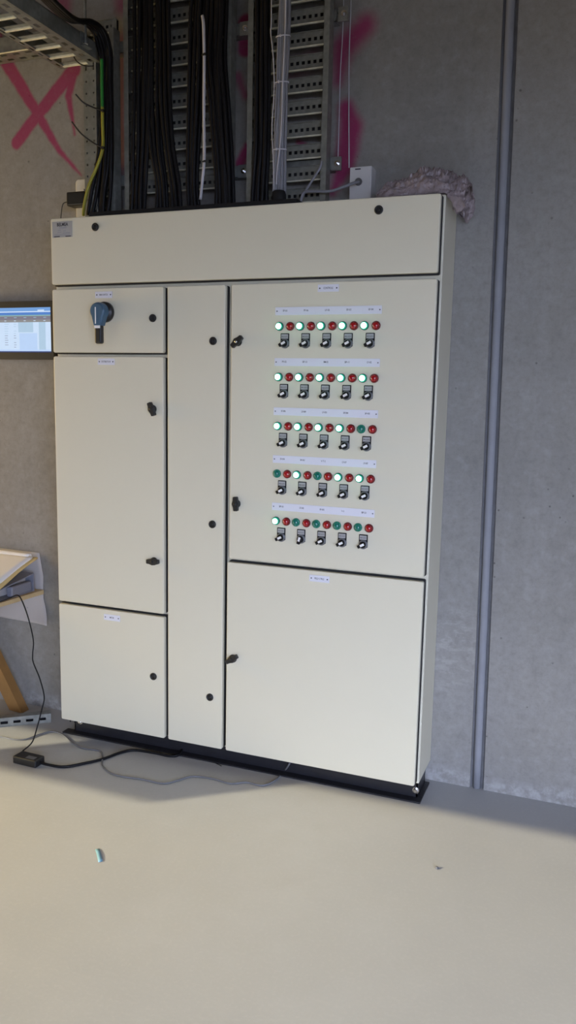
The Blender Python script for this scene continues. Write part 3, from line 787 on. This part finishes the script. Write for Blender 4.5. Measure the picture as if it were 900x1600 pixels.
# ------------------------------------------------------------------ crumpled plastic sheet
def crumple():
    """a wad of film on the roof corner with a flap hanging over the side"""
    b = MB(); i = b.mi('film')
    NU, NV = 96, 56; bm = b.bm
    ztop = Z1 + .003
    # crest outline of the wad: (px, py)
    crest = [(597, 304), (606, 295), (622, 293), (640, 289), (648, 281), (660, 272), (673, 269), (690, 273), (705, 277), (718, 283), (729, 284), (736, 293)]
    cw = [W(px, py, -.12) for px, py in crest]
    def cz(x):
        for p, q in zip(cw[:-1], cw[1:]):
            if p.x <= x <= q.x: return p.z + (q.z - p.z) * (x - p.x) / (q.x - p.x)
        return cw[0].z if x < cw[0].x else cw[-1].z
    xa, xb = cw[0].x, cw[-1].x
    g = []
    for iu in range(NU):
        u = iu / (NU - 1); x = xa + (xb - xa) * u; row = []
        base = ztop if x < CW - .004 else ztop - .075 * min(1, (x - CW + .004) / .05) * (1 - .45 * max(0, (u - .9) / .1))
        h = max(.004, cz(x) - base)
        for iv in range(NV):
            a = math.pi * iv / (NV - 1)
            yy = -.120 - .088 * math.cos(a) * (1 - .25 * (1 - min(1, u * 6)))
            zz = base + h * math.sin(a) ** .75
            P = Vector((x * 1.0, yy, zz)); 
            k = Vector((x * 15, yy * 34, zz * 38))
            rid = 0
            for o, am in ((1, .022), (2.3, .013), (4.8, .007)):
                rid += am * (1 - 2.4 * abs(noise.noise(k * o + Vector((3.1, 7, o)))))
            nrm = Vector((.15, -math.cos(a), math.sin(a)))
            P += nrm * (rid * .9 - .012) * (.25 + .75 * math.sin(a))
            P += Vector((noise.noise(k * 1.4 + Vector((9, 0, 0))) * .010, 0, 0))
            if x < CW - .004: P.z = max(P.z, ztop + .001)
            elif P.x < CW + .004: P.x = CW + .004
            row.append(bm.verts.new(P))
        g.append(row)
    for iu in range(NU - 1):
        for iv in range(NV - 1):
            f = bm.faces.new((g[iu][iv], g[iu + 1][iv], g[iu + 1][iv + 1], g[iu][iv + 1])); f.material_index = i; f.smooth = (iu + iv) % 3 != 0
    # hanging tatter beside the cabinet
    pts = [(700, 315), (712, 322), (717, 333), (722, 338)]
    prev = None
    for k in range(14):
        t = k / 13; q = W(706 + 17 * t, 314 + 26 * t, -.10)
        wd = .020 * (1 - t) + .004
        row = [bm.verts.new((q.x - wd + .0 + noise.noise(Vector((k * .9, j, 0))) * .008, q.y + (j - 1.5) * .012, q.z + noise.noise(Vector((k, j * 2, 5))) * .010)) if False else
               bm.verts.new((max(CW + .004, q.x + (j - 1.5) * wd * .6), q.y + noise.noise(Vector((k * .8, j * 1.7, 2))) * .02, q.z + noise.noise(Vector((k * .6, j * 2, 5))) * .008)) for j in range(4)]
        if prev:
            for j in range(3):
                f = bm.faces.new((prev[j], prev[j + 1], row[j + 1], row[j])); f.material_index = i
        prev = row
    o = b.build('plastic_sheet', label='crumpled pinkish plastic sheet on the corner of the cabinet roof', cat='plastic sheet')
    so = o.modifiers.new('thickness', 'SOLIDIFY'); so.thickness = .0012; so.offset = -1
crumple()

# ------------------------------------------------------------------ monitor
def emis(name, col, st=1.0):
    mt, nt, p = new_mat(name); b_ = NB(nt)
    tc = b_.n('ShaderNodeTexCoord').outputs['Object']; f = b_.noise(tc, 30, 2)
    c = b_.mix(f, C4([x * .93 for x in col]), C4(col))
    p.inputs['Base Color'].default_value = (.02, .02, .02, 1); p.inputs['Roughness'].default_value = .25
    nt.links.new(c, p.inputs['Emission Color']); p.inputs['Emission Strength'].default_value = st
    return mt
for k, col in dict(s_blue=(.07, .22, .62), s_blue2=(.16, .36, .75), s_pale=(.50, .68, .98), s_white=(.62, .78, 1.0), s_cyan=(.30, .52, .68), s_grey=(.20, .19, .25), s_grey2=(.26, .26, .27), s_green=(.25, .45, .45), s_navy=(.02, .05, .2), s_text=(.25, .28, .40), s_panel=(.44, .62, .80)).items():
    M[k] = emis('screen_' + k[2:], col, .95)
mon = None
def monitor():
    ym = -.060
    tl, tr, br = W(0, 470, ym), W(80, 470, ym), W(82, 560, ym)
    zt, zb = W(40, 470.5, ym).z, W(40, 561, ym).z; xr = W(82, 520, ym).x + .004
    xl = xr - .50
    t = thing('monitor', ((xl + xr) / 2, ym + .02, zb), 'dark framed computer monitor showing a pale blue table, mounted on the wall', 'monitor')
    b = MB(); b.box(xl, xr, ym + .004, -.006, zb, zt, 'black', .004, 2); b.build('housing', t)
    b = MB(); b.box((xl + xr) / 2 - .06, (xl + xr) / 2 + .06, -.007, 0, zb + .07, zt - .07, 'black'); b.build('wall_bracket', t)
    b = MB(); s0, s1 = zb + .028, zt - .026; x0, x1 = xl + .012, xr - .012
    b.box(xl, xr, ym, ym + .004, s1, zt, 'black'); b.box(xl, xr, ym, ym + .004, zb, s0, 'black'); b.box(xl, x0, ym, ym + .004, s0, s1, 'black'); b.box(x1, xr, ym, ym + .004, s0, s1, 'black')
    b.build('bezel', t)
    b = MB(); ys = ym + .003; H = s1 - s0
    def q(xa, xb, fa, fb, mat, lift=0):     # fa,fb: fraction down from the top edge
        b.faces([(x0 + (x1 - x0) * xa, ys - lift, s1 - H * fb), (x0 + (x1 - x0) * xb, ys - lift, s1 - H * fb), (x0 + (x1 - x0) * xb, ys - lift, s1 - H * fa), (x0 + (x1 - x0) * xa, ys - lift, s1 - H * fa)], [(0, 1, 2, 3)], mat)
    q(0, 1, 0, .08, 's_blue2'); q(0, 1, .08, .105, 's_white'); q(0, 1, .105, .165, 's_blue'); q(0, 1, .165, .19, 's_green')
    q(0, 1, .19, .27, 's_grey'); q(0, 1, .27, .325, 's_grey2'); q(0, 1, .325, .94, 's_white'); q(0, 1, .94, .975, 's_pale'); q(0, 1, .975, 1, 's_navy')
    e = .0004
    q(.86, .93, .05, .085, 's_white', e); q(.65, .81, .325, .55, 's_panel', e); q(.87, .94, .325, .94, 's_panel', e); q(.66, .85, .57, .94, 's_pale', e)
    for k in range(9):
        xx = .08 + .105 * k; q(xx, xx + .03, .215, .228, 's_cyan', e); q(xx, xx + .022, .285, .298, 's_white', e)
    for rrow in range(11):
        f = .36 + rrow * .052
        for cx_, wv in ((.06, .07), (.2, .05), (.34, .07), (.5, .05), (.60, .03)):
            if random.random() < .8: q(cx_, cx_ + wv * random.uniform(.6, 1), f, f + .011, 's_text' if rrow > 4 else 's_panel', e)
    b.build('screen', t, recalc=False, label='lit screen with a pale blue table')
    b = MB(); b.box(xr - .006, xr + .004, ym + .01, ym + .03, zb - .004, zb + .006, 'black', .001, 1); b.build('clip', t)
monitor()

# ------------------------------------------------------------------ work table, papers, adapter
TZ = .555
tb = thing('work_table', (-.7, -.3, 0), 'rough wooden table against the wall with slanting legs', 'table')
xr0, xr1 = -.241, -.262
b = MB(); vs = []
for z in (TZ - .018, TZ): vs += [(-1.25, -.62, z), (-.292, -.62, z), (-.241, -.018, z), (-1.25, -.018, z)]
b.faces(vs, [(0, 3, 2, 1), (4, 5, 6, 7), (0, 1, 5, 4), (1, 2, 6, 5), (2, 3, 7, 6), (3, 0, 4, 7)], 'plank'); b.build('tabletop', tb)
def leg(xf, xt, y):
    b = MB(); w = .036; d = .024; z1 = TZ - .018
    lo = [(xf - w, y - d, .004), (xf + w * .9, y - d, 0), (xf + w * .9, y + d, 0), (xf - w, y + d, .004)]
    hi = [(xt - w, y - d, z1), (xt + w, y - d, z1), (xt + w, y + d, z1), (xt - w, y + d, z1)]
    b.loft([lo, hi], 'wood'); b.build('leg', tb)
leg(-.345, -.66, -.075); leg(-1.18, -.95, -.075); leg(-1.18, -.95, -.55)
# drawing on the wall behind the table, its lower corner curling out
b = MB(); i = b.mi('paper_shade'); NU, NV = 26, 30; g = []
rx = [(57, 868), (60, 895), (63, 920), (62.5, 940), (63, 955), (70, 964), (78, 968)]
for iv in range(NV):
    t = iv / (NV - 1); k = t * (len(rx) - 1); a = int(min(k, len(rx) - 2)); f = k - a
    px = rx[a][0] + (rx[a + 1][0] - rx[a][0]) * f; py = rx[a][1] + (rx[a + 1][1] - rx[a][1]) * f
    row = []
    for iu in range(NU):
        s = iu / (NU - 1)
        out = .010 + .045 * max(0, (t - .62) / .38) ** 2 * s ** 2 + .004 * math.sin(s * 9 + t * 3)
        q = W(px, py, -out if s > .8 else -.010)
        z_edge = W(px, py, -.02).z
        x = -.75 + (W(px, py, -.03).x + .75) * s
        zz = .72 + (.405 - .72) * t + .012 * (1 - s) * t * 0
        row.append(b.bm.verts.new((x, -out, zz)))
    g.append(row)
for iv in range(NV - 1):
    for iu in range(NU - 1):
        fc = b.bm.faces.new((g[iv][iu], g[iv][iu + 1], g[iv + 1][iu + 1], g[iv + 1][iu])); fc.material_index = i; fc.smooth = True
for (x, z, t) in ((-.40, .50, 'SECTION'), (-.34, .46, 'A-A'), (-.42, .445, '1:50')):
    b.text(t, x, z, -.0165, .016, 'blue_ink')
o = b.build('wall_drawing', label='large creased paper drawing on the wall behind the table, lower corner curling', cat='paper', recalc=False)
so = o.modifiers.new('thickness', 'SOLIDIFY'); so.thickness = .0006; so.offset = 1

bt = thing('ring_binder', (-.42, -.2, TZ), 'grey ring binder lying on the wooden table under the card folder', 'binder')
b = MB()
prof = [(-.055, TZ + .004), (-.055, TZ + .072), (-.075, TZ + .078), (-.335, TZ + .030), (-.345, TZ + .022), (-.345, TZ + .004)]
def wedge(b, prof, xa, xb, mat, sk=0):
    b.loft([[(xa + sk * (-p[0]), p[0], p[1]) for p in prof], [(xb + sk * (-p[0]), p[0], p[1]) for p in prof]], mat)
wedge(b, [(-.050, TZ + .001), (-.050, TZ + .078), (-.054, TZ + .082), (-.058, TZ + .078), (-.058, TZ + .005), (-.345, TZ + .005), (-.345, TZ + .001)], -.68, -.262, 'binder', -.06)
wedge(b, [(-.058, TZ + .076), (-.056, TZ + .081), (-.345, TZ + .036), (-.345, TZ + .032)], -.68, -.262, 'binder', -.06)
b.box(-.294, -.262, -.20, -.070, TZ + .005, TZ + .050, 'binder', .008, 3)
b.build('cover', bt)
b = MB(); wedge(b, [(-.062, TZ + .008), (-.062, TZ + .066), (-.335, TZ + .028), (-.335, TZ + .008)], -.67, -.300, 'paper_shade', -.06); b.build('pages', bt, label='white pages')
# card folder, its back corner bent up
def sheet(name, x0, x1, y0, y1, zf, mat, label, cat, thick=.002, skew=-.06, n=18, m=16, top=None):
    b = MB(); i = b.mi(mat); g = []
    for a in range(n):
        t = a / (n - 1); yy = y0 + (y1 - y0) * t; row = []
        for c in range(m):
            s = c / (m - 1); row.append(b.bm.verts.new((x0 + (x1 - x0) * s + skew * (-yy), yy, zf(s, t))))
        g.append(row)
    for a in range(n - 1):
        for c in range(m - 1):
            f = b.bm.faces.new((g[a][c], g[a][c + 1], g[a + 1][c + 1], g[a + 1][c])); f.material_index = i; f.smooth = True
    if top: top(b)
    o = b.build(name, label=label, cat=cat)
    so = o.modifiers.new('thickness', 'SOLIDIFY'); so.thickness = thick; so.offset = 1
    return o
base = lambda t: TZ + .088 - .046 * t
sheet('card_folder', -.70, -.244, -.045, -.35, lambda s, t: base(t) + .046 * (1 - t) ** 1.6 + .008 * s * math.sin(t * 5) + .012 * max(0, s - .8) * 5 * (1 - t), 'manila', 'yellowish card folder sticking out under the white papers', 'folder', .007)
sheet('paper_stack', -.72, -.262, -.055, -.36, lambda s, t: base(t) + .011 + .046 * (1 - t) ** 1.6 + .005 * s * math.sin(t * 5 + .4), 'paper', 'stack of white papers lying on the card folder', 'papers', .009)
b = MB(); q0 = W(48, 868, -.05)
b.tube([(-.75, -.05, q0.z - .004), (-.5, -.048, q0.z - .003), (-.285, -.05, q0.z - .006)], .013, 'paper', 14, 6); b.build('paper_roll', label='rolled white paper lying along the wall at the back of the papers', cat='paper roll')

# adapter block
ac = G(45, 1188, .012); aT = Matrix.Translation((ac.x, ac.y, 0)) @ Matrix.Rotation(math.atan2((G(66, 1192) - G(24, 1182)).y, (G(66, 1192) - G(24, 1182)).x), 4, 'Z')
ad = thing('power_adapter', (ac.x, ac.y, 0), 'black power adapter block with two cords on the floor left of the cabinet', 'power adapter')
b = MB(); b.box(-.055, .055, -.028, .028, .001, .031, 'black', .005, 3, aT); b.build('housing', ad)
b = MB(); b.box(.0, .04, -.020, .002, .0308, .0316, 'bezel_grey', 0, 1, aT); b.build('rating_label', ad, label='grey rating label')
def on(px, py, z): return G(px, py, z)
one('cord', [W(0, 940, -.30), (W(14, 935, -.275)), W(27, 930, -.27), W(34, 938, -.27), W(44, 965, -.27), W(52, 1000, -.28), W(51, 1022, -.29), W(52, 1035, -.30), W(62, 1060, -.32), W(69, 1088, -.34), W(66, 1106, -.36), G(57, 1140, .10), G(50, 1160, .05), G(36, 1173, .026), aT @ Vector((-.052, .010, .018))], .0027, 'cable', 'thin black cord', None, parent=ad)
one('cord', [aT @ Vector((.052, .0, .014)), G(76, 1195, .010), G(100, 1198, .006), G(130, 1193, .006), G(160, 1186, .006), G(188, 1176, .006), G(210, 1172, .006), G(240, 1176, .006), G(265, 1181, .006), G(280, 1179, .008), G(289, 1168, .012), (.615, -.14, .02)], .0055, 'cable', 'thick black cord', None, parent=ad)
gp_ = [(-20, 1152), (0, 1151), (20, 1155), (40, 1155), (60, 1148), (80, 1143), (96, 1147), (112, 1160), (130, 1169), (155, 1173), (160, 1182), (160, 1196), (172, 1207), (190, 1213), (220, 1217), (255, 1224), (278, 1219), (300, 1213), (330, 1216), (360, 1224), (385, 1222), (410, 1227), (430, 1219), (444, 1205)]
one('floor_cord', [tuple(G(px, py, .004)) for px, py in gp_] + [tuple(W(452, 1194, -.19)), tuple(W(455, 1186, -.12))], .0032, 'dull_cable', 'thin grey cord winding over the floor in front of the cabinet', 'cord')
# perforated bar on the floor
p0 = Vector((-.72, -.60, 0)); p1 = G(80, 1128.5); p0 = p1 + (G(0, 1136.5) - p1) * 4
dr = (p1 - p0).normalized(); nn = Vector((-dr.y, dr.x, 0))
Tm = Matrix((((dr.x), nn.x, 0, p0.x), (dr.y, nn.y, 0, p0.y), (0, 0, 1, 0), (0, 0, 0, 1)))
Lb = (p1 - p0).length; b = MB()
b.box(0, Lb, 0, .0025, 0, .013, 'galv_dark', 0, 1, Tm); b.box(0, Lb, 0, .0025, .025, .040, 'galv_dark', 0, 1, Tm)
b.box(0, Lb, .0025, .040, .0385, .040, 'galv', 0, 1, Tm)
x = Lb
while x > 0:
    b.box(max(0, x - .022), x, 0, .0025, .013, .025, 'galv_dark', 0, 1, Tm)
    for k in (0, 1):
        xe = x - .022 - k * .034
    x -= .022 + .030
b.box(0, Lb, .030, .032, .0, .0385, 'plinth', 0, 1, Tm)
b.build('slotted_channel', label='slotted steel channel lying on the floor along the wall', cat='metal bar')
# scraps
c0, c1 = G(152, 1327), G(157, 1347); dv = (c1 - c0); nv = Vector((-dv.y, dv.x, 0)).normalized() * .0065
b = MB(); vs = []
for k in range(6):
    t = k / 5; q = c0 + dv * t; z = .001 + .002 * math.sin(t * 3)
    vs += [(q.x - nv.x, q.y - nv.y, z), (q.x + nv.x, q.y + nv.y, z + .001)]
b.faces(vs, [(2 * k, 2 * k + 1, 2 * k + 3, 2 * k + 2) for k in range(5)], 'tape', True)
o = b.build('tape_scrap', label='small blue scrap of tape on the open floor', cat='scrap'); so = o.modifiers.new('thickness', 'SOLIDIFY'); so.thickness = .0008
q = G(682, 1357); b = MB(); b.lathe((q.x, q.y, 0), [(.006, 0), (.007, .003), (.004, .006), (.001, .007)], 'recess', 6, axis='z', smooth=False); b.build('pebble', label='tiny dark crumb on the open floor right of the middle', cat='crumb')
one('wire_offcut', [G(328, 1190, .002), G(336, 1192, .002), G(346, 1197, .002)], .0016, 'cable', 'short black wire offcut on the floor by the plinth', 'wire')

# ------------------------------------------------------------------ light
SUN_EL = math.atan(HEAD / ((-YF + .25 - .225) / .61))
d = Vector((.7924 * math.cos(SUN_EL), .61 * math.cos(SUN_EL), -math.sin(SUN_EL)))
ld = bpy.data.lights.new('sun', 'SUN'); ld.energy = 5.8; ld.color = (1.0, .90, .64); ld.angle = math.radians(.3)
lo = bpy.data.objects.new('sun', ld); COL.objects.link(lo); lo.rotation_euler = d.to_track_quat('-Z', 'Y').to_euler(); lo.location = (-4, -8, 6)
# sky: bluer and brighter away from the sun, warm haze on the sun's side
w = bpy.data.worlds.new('sky'); S.world = w; w.use_nodes = True
wb = NB(w.node_tree); bg = w.node_tree.nodes['Background']
wd = wb.n('ShaderNodeTexCoord').outputs['Generated']
sx_ = wb.n('ShaderNodeSeparateXYZ'); w.node_tree.links.new(wd, sx_.inputs[0])
fx = wb.ramp(sx_.outputs['X'], -.6, .5)
skyc = wb.mix(fx, (.9, .8, .6, 1), (8.6, 10.0, 14.2, 1))
w.node_tree.links.new(skyc, bg.inputs[0]); bg.inputs[1].default_value = 1.0
pd = bpy.data.lights.new('daylight_portal', 'AREA'); pd.shape = 'RECTANGLE'; pd.size = XR - XL - .8; pd.size_y = HEAD
pd.cycles.is_portal = True
po = bpy.data.objects.new('daylight_portal', pd); COL.objects.link(po); po.location = ((XL + XR) / 2, YF - .12, HEAD / 2); po.rotation_euler = (math.radians(90), 0, 0)
# added warm spot light, source assumed and unseen, brightens the floor at left
wl = bpy.data.lights.new('added_spot_left', 'SPOT'); wl.energy = 75; wl.color = (1, .76, .36); wl.spot_size = math.radians(50); wl.spot_blend = 1.0; wl.shadow_soft_size = .12
wo = bpy.data.objects.new('added_spot_left', wl); COL.objects.link(wo); wo.location = (-1.9, -1.7, 2.2)
wo.rotation_euler = (Vector((.15, -1.3, 0)) - Vector(wo.location)).to_track_quat('-Z', 'Y').to_euler()
al = bpy.data.lights.new('warm_fill_left', 'AREA'); al.shape = 'RECTANGLE'; al.size = .5; al.size_y = .6; al.energy = 40; al.color = (1, .66, .18)  # added fill light, no visible source, warms the wall on the left
ao = bpy.data.objects.new('warm_fill_left', al); COL.objects.link(ao); ao.location = (-2.4, -.62, 1.5)
ao.rotation_euler = (math.radians(90), 0, math.radians(-90))
